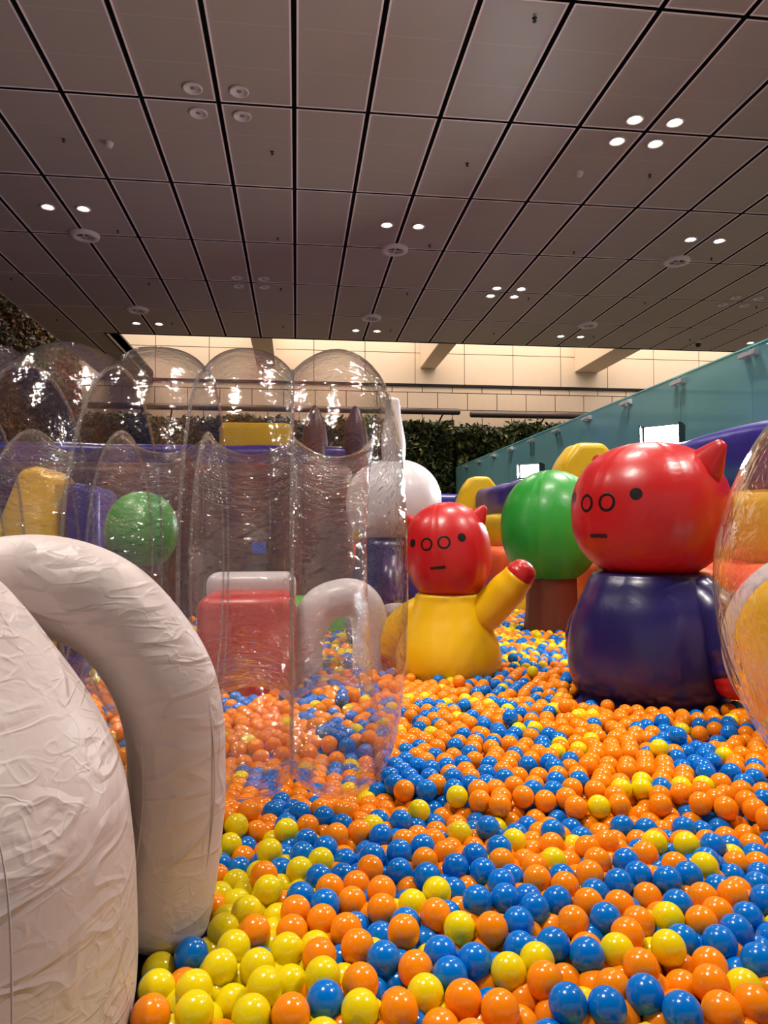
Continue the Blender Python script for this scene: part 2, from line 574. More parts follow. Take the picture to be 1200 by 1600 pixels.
def part(name, me, parent, loc=(0, 0, 0)):
    o = bpy.data.objects.new(name, me); COL.objects.link(o); o.parent = parent; o.location = loc
    return o
def downlight(c, r, lit, label, group):
    t = empty('downlight', (colx(c), rowy(r), H_CEIL))
    part('rim', ME_RIM, t); part('reflector', ME_CUP, t); part('bulb', ME_ON if lit else ME_OFF, t)
    if lit:
        s = bpy.data.objects.new('downlight_beam', SPOT); COL.objects.link(s); s.parent = t
        s.location = (0, 0, -0.03)
    tag(t, label, 'downlight', group)
clusters = [(-1, 0, False, 'unlit four-lamp ceiling cluster at upper left, nearest the viewer'),
            (5, 0, True, 'glowing four-lamp ceiling cluster at upper right, nearest the viewer'),
            (-1, 3, False, 'unlit four-lamp ceiling cluster far off above the clear tunnel'),
            (5, 3, True, 'glowing four-lamp ceiling cluster far off right of centre'),
            (11, 3, False, 'unlit four-lamp ceiling cluster at the far right edge')]
for c, r, lit, d in clusters:
    for dc, dr, w in ((-0.3, -0.12, 'near left'), (0.29, -0.12, 'near right'), (-0.3, 0.12, 'far left'), (0.29, 0.12, 'far right')):
        downlight(c + dc, r + dr, lit, f'{w} lamp of the {d}', 'recessed ceiling downlights')
pairs = [(-4, 1.5, 'at the left side of the ceiling, nearer row'), (2, 1.52, 'in the middle of the ceiling, nearer row'), (8, 1.51, 'at the right side of the ceiling, nearer row'),
         (-4, 4.55, 'above the clear tunnel by the far ceiling edge'), (2, 4.56, 'in the middle by the far ceiling edge'), (8, 4.53, 'right of centre by the far ceiling edge'), (14, 4.56, 'just over the top of the teal glass')]
for c, r, d in pairs:
    for dc, w in ((-0.3, 'left'), (0.3, 'right')):
        downlight(c + dc, r, True, f'{w} glowing lamp of the pair {d}', 'recessed ceiling downlights')
for c, r in ((-4, -1.5), (2, -1.5), (8, -1.5)):          # the same pattern carries on over the viewer
    for dc in (-0.3, 0.3):
        downlight(c + dc, r, True, 'glowing ceiling lamp in the rows above and behind the viewer', 'downlights over the viewer')
for dc, dr in ((-0.3, -0.12), (0.29, -0.12), (-0.3, 0.12), (0.29, 0.12)):
    downlight(5 + dc, -3 + dr, True, 'glowing ceiling lamp in the rows above and behind the viewer', 'downlights over the viewer')
    downlight(-1 + dc, -3 + dr, True, 'glowing ceiling lamp in the rows above and behind the viewer', 'downlights over the viewer')

ME_RING = meshed(lathe_mesh('ring', [(0.115, 0.0), (0.115, -0.035), (0.135, -0.05), (0.19, -0.045), (0.205, -0.02), (0.205, 0.004)], 40), 'lamp_rim')
ME_CORE = meshed(lathe_mesh('core', [(0.116, -0.004), (0.08, -0.004), (0.075, -0.02), (0.04, -0.026), (0.01, -0.026)], 24), 'dark')
ME_SPOKE = mesh_from('spoke', *box_data(-0.115, 0.115, -0.012, 0.012, -0.034, -0.024)); ME_SPOKE.materials.append(MAT['lamp_rim'])
for c, r, d in ((-4, 2, 'at left under the glowing pair'), (2, 2, 'in the middle of the ceiling'), (8, 1.97, 'at right near the glowing pair'),
                (-4, 4, 'at far left above the clear tunnel'), (2, 4, 'in the middle near the far ceiling edge'), (8, 4, 'at far right near the ceiling edge')):
    t = empty('ring_vent', (colx(c), rowy(r), H_CEIL))
    part('ring', ME_RING, t); part('core', ME_CORE, t)
    a = part('spoke', ME_SPOKE, t); b = part('spoke', ME_SPOKE, t); b.rotation_euler.z = PI / 2
    tag(t, f'round white ceiling ring vent {d}', 'vent', 'ring vents in the ceiling')
ME_SPR = meshed(lathe_mesh('sprinkler_head', [(0.035, 0.006), (0.034, -0.002), (0.012, -0.006), (0.012, -0.03), (0.028, -0.034), (0.028, -0.04), (0.006, -0.042)], 14), 'dark')
for c in (-6.33, -3.33, -0.33, 2.67, 5.67, 8.67, 11.67):
    for r in (-0.87, 0.51, 1.89, 3.15, 4.5):
        o = bpy.data.objects.new('sprinkler', ME_SPR); COL.objects.link(o)
        o.location = (colx(c), rowy(r), H_CEIL + 0.004); o.scale = (0.62, 0.62, 0.8)
        tag(o, 'tiny dark sprinkler head in a ceiling panel', 'sprinkler', 'ceiling sprinklers')
ME_DET = meshed(lathe_mesh('smoke_detector', [(0.045, 0.006), (0.047, -0.02), (0.040, -0.028), (0.034, -0.03), (0.034, -0.045), (0.03, -0.052), (0.008, -0.054)], 18), 'lamp_rim')
for c, r, d in ((-2.7, 0.52, 'left'), (4.51, 0.53, 'right')):
    o = bpy.data.objects.new('smoke_detector', ME_DET); COL.objects.link(o)
    o.location = (colx(c), rowy(r), H_CEIL + 0.004)
    tag(o, f'small white smoke detector on the {d} part of the ceiling', 'smoke detector', 'smoke detectors')
cam_t = empty('security_camera', (colx(12.0), rowy(4.55), H_CEIL))
part('mount', meshed(lathe_mesh('mount', [(0.05, 0.004), (0.05, -0.03), (0.02, -0.035), (0.02, -0.06), (0.01, -0.06)], 16), 'lamp_rim'), cam_t)
part('lens_dome', meshed(lathe_mesh('lens_dome', [(0.06, -0.06), (0.06, -0.1), (0.04, -0.13), (0.01, -0.14)], 16), 'black'), cam_t)
tag(cam_t, 'small black dome camera hanging at the far right of the ceiling', 'camera')

# ------------------------------------------------------------------ back wall
YW = 21.0
wall = box('wall_back', -12, 20, YW + 0.03, YW + 0.4, 0, 10.5, 'joint'); tag(wall, 'cream stone wall behind the hedge, brightly lit', 'wall', kind='structure')
def tiles(z0, z1, w, off, mat, y=YW, gap=0.012, x0=-8.0, x1=18.0):
    me = mesh_from('tile', *box_data(-w / 2 + gap, w / 2 - gap, 0, 0.05, z0 + gap, z1 - gap))
    me.materials.append(MAT[mat])
    x = x0 + off
    while x < x1:
        o = bpy.data.objects.new('tile', me); COL.objects.link(o); o.parent = wall; o.location = (x, y, 0)
        x += w
tiles(5.32, 6.25, 1.50, 0.26, 'plaster', gap=0.010)
tiles(6.25, 8.2, 1.50, 0.26, 'plaster', gap=0.010)
tiles(5.07, 5.25, 0.91, 0.35, 'stone')
tiles(4.56, 5.07, 0.91, -0.10, 'stone')
tiles(4.05, 4.56, 0.91, 0.35, 'stone')
tiles(3.54, 4.05, 0.91, -0.10, 'stone')
tr3 = box('trim_3', -12, 20, YW - 0.04, YW + 0.06, 5.25, 5.31, 'black'); tag(tr3, 'thin black band running across the cream wall', 'trim', kind='structure')
wl = box('wall_left', -12.4, -12, -8, 24, 0, 10.5, 'dark'); tag(wl, 'dark hall wall at the far left', 'wall', kind='structure')
for x0, x1, d in ((3.66, 4.14, 'left'), (8.45, 9.2, 'right'), (-1.15, -0.6, 'hidden')):
    b = box('trim_beam', x0, x1, CEIL_FAR + 0.1, YW, 5.79, 6.9, 'plaster', bevel=0.02); b.name = 'ceiling_beam'
    tag(b, {'left': 'cream beam reaching out from the wall near the rabbit ear', 'right': 'cream beam reaching out from the wall above the teal glass', 'hidden': 'cream beam above the clear tunnel'}[d], 'beam', 'cream beams')

# pipes on the wall top
for (xa, xb, za, d) in ((-5.6, 4.66, 4.385, 'long grey pipe rail ending behind the rabbit ear'), (5.04, 13.5, 4.32, 'grey pipe rail running behind the teal glass')):
    t = empty('pipe_rail', ((xa + xb) / 2, 20.3, 0))
    L = (xb - xa) / 2
    tube('pipe', [(-L, 0, za), (0, 0, za), (L, 0, za)], [0.093, 0.093, 0.093], 'pipe', t, segs=20, rings=6)
    for k, px in enumerate((L - 0.45, -L + 2.2)):
        tube('bracket', [(px, 0, za - 0.05), (px - 0.10, 0.3, za - 0.3), (px - 0.2, 0.70, za - 0.5)], [0.025, 0.025], 'dark', t, segs=8, rings=6)
    tag(t, d, 'pipe', 'grey pipe rails')

# ------------------------------------------------------------------ hedge and green wall (leaf meshes)
def leaves(name, pts, nrm, size, mat, parent, spread=0.9, seed=3):
    rng = np.random.default_rng(seed)
    n = len(pts)
    d = nrm + rng.normal(0, spread, (n, 3)); d /= np.linalg.norm(d, axis=1)[:, None]
    a = np.cross(d, rng.normal(0, 1, (n, 3))); a /= np.linalg.norm(a, axis=1)[:, None]
    b = np.cross(d, a)
    s = size * rng.uniform(0.6, 1.4, n)[:, None]
    V = np.empty((n, 4, 3))
    V[:, 0] = pts - a * s; V[:, 1] = pts + b * s * 0.42 + d * s * 0.12
    V[:, 2] = pts + a * s; V[:, 3] = pts - b * s * 0.42 + d * s * 0.12
    me = bpy.data.meshes.new(name)
    me.from_pydata(V.reshape(-1, 3).tolist(), [], np.arange(4 * n).reshape(n, 4).tolist())
    tone = me.attributes.new('tone', 'FLOAT', 'FACE')
    tone.data.foreach_set('value', rng.beta(1.6, 2.4, n))
    o = link(name, me, parent, mat, smooth=False)
    o['kind'] = 'stuff'
    return o
def hedge(x0, x1, z1, y, dens, label, seed, bump=0.3):
    t = empty('hedge', ((x0 + x1) / 2, y, 0))
    hx = (x1 - x0) / 2
    box('core', -hx, hx, 0.15, 0.9, 0.2, z1 - 0.25, 'soil', t)
    rng = np.random.default_rng(seed)
    n = int((x1 - x0) * z1 * dens)
    X = rng.uniform(-hx, hx, n); Z = rng.uniform(0.9, 1, n) * 0 + rng.uniform(1.0, z1, n)
    top = z1 - 0.12 + bump * (np.sin(X * 2.1 + seed) * 0.35 + np.sin(X * 5.3) * 0.25 + rng.normal(0, 0.25, n) * 0.5)
    Z = np.minimum(Z, top)
    Y = 0.15 * np.sin(X * 3.1 + Z * 4.0) * 0.6 + rng.uniform(-0.12, 0.15, n)
    P = np.stack([X, Y, Z], 1)
    N = np.tile(np.array([0, -1.0, 0.35]), (n, 1))
    m = int((x1 - x0) * dens * 0.9)
    X2 = rng.uniform(-hx, hx, m); Y2 = rng.uniform(-0.05, 0.9, m)
    Z2 = z1 - 0.12 + bump * (np.sin(X2 * 2.1 + seed) * 0.35 + np.sin(X2 * 5.3) * 0.25 + rng.normal(0, 0.3, m))
    P = np.concatenate([P, np.stack([X2, Y2, Z2], 1)]); N = np.concatenate([N, np.tile(np.array([0, -0.4, 1.0]), (m, 1))])
    leaves('foliage', P, N, 0.085, 'leaf', t, seed=seed)
    tag(t, label, 'hedge')
hedge(-5.5, 4.15, 3.93, 18.75, 420, 'dense dark green hedge behind the clear tunnel and rabbit', 3, 0.16)
hedge(4.25, 12.0, 3.82, 18.75, 420, 'leafy hedge rising behind the end of the teal glass', 5, 0.26)
gw = empty('green_wall', (-6.0, 13, 0))
box('core', -0.4, 0.0, -3, 7.5, 0, 9.6, 'soil', gw)
rng = np.random.default_rng(9)
n = 26000
P = np.stack([rng.uniform(0.0, 0.16, n), rng.uniform(-3.0, 7.5, n), rng.uniform(2.2, 9.5, n)], 1)
leaves('foliage', P, np.tile(np.array([1.0, -0.3, 0.2]), (n, 1)), 0.085, 'leaf_dark', gw, seed=12)
tag(gw, 'tall vertical garden of brownish green plants left of the ceiling', 'green wall')

# ------------------------------------------------------------------ teal glass balustrade
gb = empty('glass_balustrade', (4.2, 12, 0))
PW = 1.25
me_gp = mesh_from('glass_panel', *box_data(-0.008, 0.008, -PW / 2 + 0.006, PW / 2 - 0.006, 0.2, 2.60)); me_gp.materials.append(MAT['glass'])
def clamp_mesh():
    V, F = [], []
    for k, (y0, y1) in enumerate(((-0.11, -0.035), (0.035, 0.11))):
        v, f = box_data(-0.045, 0.02, y0, y1, -0.03, 0.03)
        F += [tuple(i + len(V) for i in q) for q in f]; V += v
    v, f = box_data(-0.06, -0.03, -0.12, 0.12, -0.018, 0.018)
    F += [tuple(i + len(V) for i in q) for q in f]; V += v
    me = mesh_from('clamp', V, F); me.materials.append(MAT['steel']); return me
me_cl = clamp_mesh()
me_ed = mesh_from('edge_strip', *box_data(-0.012, 0.012, -PW / 2, PW / 2, 2.60, 2.615)); me_ed.materials.append(MAT['glass_edge'])
for k in range(-4, 10):
    yc = 6.16 + (k + 0.5) * PW
    part('glass_panel', me_gp, gb, (0, yc - 12, 0)); part('top_edge', me_ed, gb, (0, yc - 12, 0))
    part('clamp', me_cl, gb, (-0.01, yc - PW / 2 - 12, 2.53))
tag(gb, 'long teal tinted glass balustrade with steel clamps on the right', 'balustrade')

# ------------------------------------------------------------------ floodlights
def floodlight(y, label):
    t = empty('floodlight', (3.45, y, 0), math.radians(42))
    box('housing', -0.02, 0.09, -0.18, 0.18, 1.69, 1.90, 'black', t, bevel=0.012)
    box('lamp_face', -0.03, -0.021, -0.165, 0.165, 1.705, 1.885, 'flood', t)
    for s in (-1, 1):
        box('side_flap', -0.10, 0.0, s * 0.185 - 0.006, s * 0.185 + 0.006, 1.69, 1.90, 'black', t)
    tube('pole', [(0.06, 0, 0), (0.06, 0, 0.8), (0.06, 0, 1.67)], [0.022, 0.022], 'black', t, segs=12, rings=4)
    l = bpy.data.lights.new('flood_beam', 'AREA'); l.shape = 'RECTANGLE'; l.size = 0.18; l.size_y = 0.33
    l.energy = FLOOD_W; l.color = (0.90, 0.96, 1.0); l.spread = math.radians(150)
    o = bpy.data.objects.new('flood_beam', l); COL.objects.link(o); o.parent = t
    o.location = (-0.045, 0, 1.80)
    o.rotation_euler = (0, math.radians(90 - 14), 0)
    tag(t, label, 'floodlight', 'floodlights behind the fence')
floodlight(6.42, 'bright white floodlight behind the fence, above the navy pig')
floodlight(10.27, 'smaller looking bright floodlight behind the fence, above the green tree')

# ------------------------------------------------------------------ inflatable fence on the right
XF = 2.95
def band(name, x, z, rx, rz, y0, y1, mat, parent, seed, n=None):
    """long puffed tube with pinched joints, elliptical section"""
    L = y1 - y0
    rings = max(12, int(L / 0.09)); segs = 24
    V = []
    for j in range(rings + 1):
        y = y0 + L * j / rings
        k = 1 - 0.05 * abs(math.sin(PI * (y - y0) / 1.15 + PI / 2)) ** 12
        e = 1.0
        if j in (0, rings): e = 0.75
        for i in range(segs):
            a = 2 * PI * i / segs
            ca, sa = math.cos(a), math.sin(a)
            q = 0.6
            cx = math.copysign(abs(ca) ** q, ca) * rx * k * e; cz = math.copysign(abs(sa) ** q, sa) * rz * k * e
            w = mnoise.noise(Vector((seed + cx * 3, y * 1.7, cz * 3))) * 0.012
            V.append((x + cx + w, y, z + cz + w))
    F = grid_faces(segs, rings + 1)
    F.append(tuple(range(segs))); F.append(tuple(range(rings * segs, (rings + 1) * segs)))
    me = mesh_from(name, V, F)
    bm = bmesh.new(); bm.from_mesh(me); bmesh.ops.recalc_face_normals(bm, faces=bm.faces); bm.to_mesh(me); bm.free()
    return link(name, me, parent, mat)
fr = empty('inflatable_fence', (0, 0, 0))
band('purple_tube', XF + 0.10, 1.35, 0.17, 0.25, 0.6, 13.1, 'purple', fr, 1.0)
band('yellow_tube', XF + 0.02, 0.90, 0.22, 0.26, 0.6, 13.1, 'yellow', fr, 2.0)
band('orange_tube', XF - 0.18, 0.365, 0.30, 0.34, 0.6, 13.1, 'orange', fr, 3.0)
for y in (2.6, 7.15, 11.55):
    prism('buttress', [(1.98, 0.02), (3.28, 0.02), (3.28, 1.60), (3.12, 1.80), (2.84, 1.80), (2.70, 1.62), (2.45, 0.95), (1.98, 0.20)], 'y', y - 0.2, y + 0.2, 'yellow', fr, bevel=0.07)
tag(fr, 'inflatable pit fence in purple, yellow and orange with yellow buttresses', 'fence')
fe = empty('inflatable_fence', (0, 13.5, 0))
fe.rotation_euler.z = 0
t_ = band('purple_tube', 0.0, 1.38, 0.17, 0.25, -3.2, 5.2, 'purple', fe, 5.0); t_.rotation_euler.z = PI / 2
t_ = band('yellow_tube', 0.0, 0.90, 0.22, 0.26, -3.2, 5.2, 'yellow', fe, 6.0); t_.rotation_euler.z = PI / 2
t_ = band('orange_tube', 0.0, 0.365, 0.30, 0.34, -3.2, 5.2, 'orange', fe, 7.0); t_.rotation_euler.z = PI / 2
tag(fe, 'far end fence of the pit, purple edge behind the rabbit', 'fence')

# pit floor mat
mat_o = box('pit_mat', -4.6, 3.3, 0.2, 13.7, 0.0, 0.02, 'mat_floor', bevel=0.005)
tag(mat_o, 'deep purple padded mat under the pit balls', 'mat')

# ------------------------------------------------------------------ animal figures
def super_pt(lon, lat, a, b, n=2.25):
    """rounded-box ellipsoid; lon 0 looks along -Y, positive to the +X side"""
    c = lambda v: math.copysign(abs(math.cos(v)) ** (2 / n), math.cos(v))
    s = lambda v: math.copysign(abs(math.sin(v)) ** (2 / n), math.sin(v))
    r = a * c(lat)
    return Vector((r * math.sin(lon), -r * math.cos(lon), b * s(lat)))
def head_mesh(a, b, gores=6, pinch=0.012, lat0=-0.98, n=2.25):
    segs, rings = 96, 56
    V = []
    for j in range(rings):
        lat = lat0 + (PI / 2 - 0.001 - lat0) * j / (rings - 1)
        for i in range(segs):
            lon = 2 * PI * i / segs
            p = super_pt(lon, lat, a, b, n)
            g = (1 - abs(math.sin(lon * gores / 2))) ** 12
            puck = 0.8 * math.sin(lat * 70) * (1 - abs(math.sin(lon * gores / 2))) ** 9 * pinch
            p *= 1 - pinch * g + puck
            V.append(p)
    F = grid_faces(segs, rings)
    F.append(tuple(reversed(range(segs)))); F.append(tuple(range((rings - 1) * segs, rings * segs)))
    me = mesh_from('head', V, F)
    bm = bmesh.new(); bm.from_mesh(me); bmesh.ops.recalc_face_normals(bm, faces=bm.faces); bm.to_mesh(me); bm.free()
    return me
def decal(name, a, b, lon0, lat0, pts_outer, pts_inner, parent, loc):
    """thin print laid on the head surface; points are metre offsets on the skin"""
    def onto(d, n=2.25):
        return d / ((math.hypot(d.x, d.y) / a) ** n + (abs(d.z) / b) ** n) ** (1 / n)
    q0 = onto(Vector((math.cos(lat0) * math.sin(lon0), -math.cos(lat0) * math.cos(lon0), math.sin(lat0))))
    ut = Vector((math.cos(lon0), math.sin(lon0), 0))
    vt = q0.cross(ut).normalized()
    if vt.z < 0: vt = -vt
    def P(u, v, k): return onto(q0 + ut * u + vt * v) * k
    V, F = [], []
    n = len(pts_outer)
    if pts_inner is None:
        cu = sum(p[0] for p in pts_outer) / n; cv = sum(p[1] for p in pts_outer) / n
        for q in (1.0, 0.66, 0.33):
            for u, v in pts_outer: V.append(P(cu + (u - cu) * q, cv + (v - cv) * q, 1.006))
        V.append(P(cu, cv, 1.006))
        F = grid_faces(n, 3)
        for i in range(n): F.append((2 * n + i, 2 * n + (i + 1) % n, 3 * n))
    else:
        for (u, v), (p, q) in zip(pts_outer, pts_inner):
            V.append(P(u, v, 1.003)); V.append(P((u + p) / 2, (v + q) / 2, 1.009)); V.append(P(p, q, 1.003))
        for i in range(n):
            j = (i + 1) % n
            F.append((3 * i, 3 * j, 3 * j + 1, 3 * i + 1)); F.append((3 * i + 1, 3 * j + 1, 3 * j + 2, 3 * i + 2))
    me = mesh_from(name, V, F)
    bm = bmesh.new(); bm.from_mesh(me); bmesh.ops.recalc_face_normals(bm, faces=bm.faces); bm.to_mesh(me); bm.free()
    o = link(name, me, parent, 'ink'); o.location = loc
    return o
def oval(rx, ry, n=28): return [(rx * math.cos(2 * PI * i / n), ry * math.sin(2 * PI * i / n)) for i in range(n)]
def bar(L, w, n=10):
    pts = []
    for i in range(n + 1):
        a = -PI / 2 + PI * i / n; pts.append((L / 2 + w / 2 * math.cos(a), w / 2 * math.sin(a)))
    for i in range(n + 1):
        a = PI / 2 + PI * i / n; pts.append((-L / 2 + w / 2 * math.cos(a), w / 2 * math.sin(a)))
    return pts
def ear_mesh(h, w, t):
    """puffed pointed ear, base at origin"""
    V = []
    prof = [(0.0, 1.0), (0.3, 0.84), (0.6, 0.58), (0.85, 0.36), (0.96, 0.24), (1.0, 0.1)]
    segs = 20
    for z, k in prof:
        for i in range(segs):
            a = 2 * PI * i / segs
            V.append((w * k * math.copysign(abs(math.cos(a)) ** 0.8, math.cos(a)), t * k * math.sin(a), h * z))
    F = grid_faces(segs, len(prof)); F.append(tuple(reversed(range(segs)))); F.append(tuple(range((len(prof) - 1) * segs, len(prof) * segs)))
    me = mesh_from('ear', V, F)
    bm = bmesh.new(); bm.from_mesh(me); bmesh.ops.recalc_face_normals(bm, faces=bm.faces); bm.to_mesh(me); bm.free()
    return me
def pig(loc, rz, a, b, zc, body_pts, body_mat, label, arms, s=1.0, eyes=(0.55, 0.19), ear=1.0, ear_lat=0.66, nos=(0.165, 0.055, 1.0), mouth=-0.34, tilt=0.0, lat0=-0.98):
    t = empty('inflatable_pig', (loc[0], loc[1], 0), rz)
    h = link('head', head_mesh(a, b, lat0=lat0), t, 'red')
    hl = (0, 0, 0)
    sub = [h]
    for sgn in (-1, 1):
        sub.append(decal('eye', a, b, sgn * eyes[0], eyes[1], oval(0.027 * s, 0.027 * s), None, t, hl))
        q = s * nos[2]
        sub.append(decal('nostril', a, b, sgn * nos[0], nos[1], oval(0.046 * q, 0.046 * q), oval(0.032 * q, 0.032 * q), t, hl))
        e = link('ear', ear_mesh(0.155 * ear, 0.10 * ear, 0.055 * ear), t, 'red')
        p = super_pt(sgn * PI / 2 * 1.08, ear_lat, a, b) * 0.88
        e.location = p
        e.rotation_euler = (0.0, sgn * 0.72, 0)
        sub.append(e)
    sub.append(decal('mouth', a, b, 0.0, mouth, bar(0.085 * s, 0.019 * s), None, t, hl))
    T = Matrix.Translation((0, 0, zc)) @ Matrix.Rotation(tilt, 4, 'Y')
    for q in sub: q.matrix_local = T @ Matrix.LocRotScale(q.location, q.rotation_euler, None)
    lathe('body', body_pts, body_mat, t, segs=72, rings=40, gores=6, pinch=0.025, phase=0.4)
    r0 = body_pts[1][0]
    lathe('base', [(0.0, 0.022), (r0 * 0.80, 0.022), (r0 * 0.98, 0.034), (r0 * 1.0, 0.06), (r0 * 0.9, 0.09), (0.0, 0.09)], 'red', t, rings=24)
    for path, radii, hand_at in arms:
        ar = tube('arm', path, radii, body_mat, t, segs=24, rings=24, wob=0.03)
        hp, hr, hd = hand_at
        d = Vector(hd).normalized(); c = Vector(hp)
        tube('hand', [c - d * hr * 0.35, c, c + d * hr * 0.35], [hr * 0.98, hr, hr * 0.9], 'red', ar, segs=24, rings=8)
    tag(t, label, 'inflatable figure', 'red-headed inflatable pigs')
    return t
# big navy pig
pig((1.715, 3.335), math.radians(-66), 0.372, 0.338, 0.982,
    [(0.0, 0.05), (0.27, 0.05), (0.36, 0.12), (0.395, 0.24), (0.39, 0.38), (0.36, 0.50), (0.318, 0.59), (0.285, 0.66), (0.24, 0.69), (0.0, 0.70)], 'navy',
    'large inflatable pig with red head and navy body at the right',
    [([(0.235, 0.02, 0.60), (0.33, 0.03, 0.50), (0.41, 0.02, 0.36), (0.44, 0.0, 0.27)], [0.10, 0.125, 0.13, 0.105], ((0.445, -0.005, 0.235), 0.09, (0.1, -0.1, -1))),
     ([(-0.235, 0.02, 0.60), (-0.33, 0.03, 0.50), (-0.41, 0.02, 0.38), (-0.445, 0.0, 0.30)], [0.085, 0.11, 0.115, 0.10], ((-0.45, -0.005, 0.265), 0.085, (-0.1, -0.1, -1)))],
    s=1.0, eyes=(0.53, 0.19), ear=1.05, ear_lat=0.62, nos=(0.165, 0.10, 0.95), mouth=-0.32, lat0=-1.12)
# yellow pig
pig((0.849, 3.99), math.radians(-27), 0.243, 0.285, 0.77,
    [(0.0, 0.05), (0.23, 0.05), (0.28, 0.10), (0.296, 0.17), (0.285, 0.25), (0.25, 0.34), (0.216, 0.42), (0.188, 0.50), (0.165, 0.545), (0.0, 0.55)], 'yellow',
    'smaller inflatable pig with red head, yellow body and one raised arm',
    [([(0.10, 0.0, 0.36), (0.22, 0.0, 0.45), (0.33, -0.01, 0.56), (0.395, -0.02, 0.635)], [0.09, 0.105, 0.10, 0.085], ((0.415, -0.02, 0.66), 0.08, (0.7, 0, 0.7))),
     ([(-0.12, 0.0, 0.46), (-0.24, 0.0, 0.38), (-0.32, -0.02, 0.28), (-0.35, -0.03, 0.20)], [0.085, 0.095, 0.095, 0.08], ((-0.36, -0.03, 0.17), 0.072, (-0.3, 0, -1)))],
    s=0.86, eyes=(0.62, 0.29), ear=0.64, ear_lat=0.66, nos=(0.205, 0.227, 0.92), mouth=-0.31, tilt=-0.11)
# white rabbit
rb = empty('inflatable_rabbit', (0.70, 5.15, 0), math.radians(80))
o = link('head', head_mesh(0.345, 0.315, n=2.2), rb, 'white_vinyl'); o.location = (0, 0, 1.10)
for sgn, lean in ((-1, 0.0), (1, 0.0)):
    e = tube('ear', [(sgn * 0.10, 0, 1.30), (sgn * 0.105 + lean * 0.3, 0, 1.52), (sgn * 0.10 + lean, 0, 1.82)], [0.07, 0.085, 0.048], 'white_vinyl', rb, segs=24, rings=20, squash=0.9, wob=0.04)
lathe('body', [(0.0, 0.04), (0.26, 0.05), (0.34, 0.14), (0.36, 0.28), (0.34, 0.46), (0.29, 0.66), (0.24, 0.84), (0.0, 0.86)], 'navy', rb, gores=6, pinch=0.025)
for sgn in (-1, 1):
    a_ = tube('arm', [(sgn * 0.22, 0, 0.72), (sgn * 0.34, 0, 0.58), (sgn * 0.42, -0.02, 0.42)], [0.085, 0.1, 0.085], 'navy', rb, segs=20, rings=16)
    tube('hand', [(sgn * 0.415, -0.02, 0.41), (sgn * 0.43, -0.02, 0.385), (sgn * 0.44, -0.02, 0.36)], [0.075, 0.078, 0.07], 'white_vinyl', a_, segs=20, rings=6)
tag(rb, 'white long-eared inflatable rabbit with navy body behind the yellow pig', 'inflatable figure')

# round trees
def tree(loc, r, rz_, zc, tr, label):
    t = empty('inflatable_tree', (loc[0], loc[1], 0))
    o = link('crown', head_mesh(r, rz_, gores=6, pinch=0.016, lat0=-1.1, n=2.12), t, 'green'); o.location = (0, 0, zc); o.rotation_euler.z = 0.35
    lathe('trunk', [(0.0, 0.03), (tr * 1.05, 0.03), (tr * 1.08, 0.12), (tr, 0.3), (tr * 0.97, zc - rz_ * 0.85), (tr * 0.9, zc - rz_ * 0.7), (0, zc - rz_ * 0.7)], 'brown', t, gores=6, pinch=0.02)
    tag(t, label, 'inflatable tree', 'round inflatable trees')
tree((2.04, 5.60), 0.40, 0.46, 0.925, 0.205, 'round green inflatable tree with brown trunk between the two pigs')
tree((-0.98, 4.75), 0.225, 0.25, 0.90, 0.12, 'round green inflatable tree seen through the clear tunnel')

# ------------------------------------------------------------------ things behind the clear tunnel
cs = empty('bouncy_castle', (-1.2, 7.1, 0))
prism('wall', [(-3.2, 0.02), (1.75, 0.02), (1.75, 1.55), (-3.2, 1.55)], 'y', -0.25, 0.45, 'maroon', cs, bevel=0.12)
t_ = band('purple_tube', 0.0, 1.62, 0.14, 0.12, -1.75, 3.2, 'purple', cs, 8.0); t_.rotation_euler.z = PI / 2
prism('yellow_block', [(0.42, 1.62), (1.16, 1.62), (1.16, 2.02), (0.42, 2.02)], 'y', 0.30, 0.6, 'yellow', cs, bevel=0.07)
for x in (1.38, 1.78):
    lathe('spire', [(0.0, 1.4), (0.12, 1.42), (0.13, 1.7), (0.10, 1.95), (0.03, 2.12), (0.0, 2.13)], 'maroon', cs, loc=(x, -0.05, 0), rings=24, segs=28)
for x in (-1.6, 0.2, 1.1):
    tube('column', [(x, -0.3, 0.14), (x, -0.3, 0.8), (x, -0.3, 1.5)], [0.16, 0.15, 0.15], 'maroon', cs, segs=24, rings=16)
box('blue_patch', 0.80, 0.92, -0.475, -0.455, 0.70, 0.80, 'blue', cs)
tag(cs, 'maroon inflatable castle wall seen through the clear tunnel', 'bouncy castle')
yb = empty('inflatable_slide', (-1.8, 5.6, 0))
prism('ramp', [(-0.42, 0.02), (0.12, 0.02), (0.10, 1.28), (0.0, 1.37), (-0.14, 1.34), (-0.30, 0.9)], 'y', -0.3, 0.3, 'yellow', yb, bevel=0.06)
prism('side_pad', [(0.13, 0.02), (0.42, 0.02), (0.40, 1.22), (0.16, 1.26)], 'y', -0.25, 0.35, 'purple', yb, bevel=0.07)
tag(yb, 'yellow and purple inflatable slide at far left behind the clear tunnel', 'slide')
rc = empty('inflatable_bench', (-0.24, 3.78, 0))
prism('seat_block', [(-0.24, 0.03), (0.24, 0.03), (0.24, 0.58), (-0.24, 0.58)], 'y', -0.25, 0.25, 'red', rc, bevel=0.07)
prism('back_roll', [(-0.24, 0.50), (0.24, 0.50), (0.24, 0.67), (-0.24, 0.67)], 'y', 0.12, 0.33, 'white_vinyl', rc, bevel=0.06)
tag(rc, 'red inflatable bench block behind the clear tunnel', 'bench')
wa = empty('inflatable_arch', (0.22, 4.15, 0))
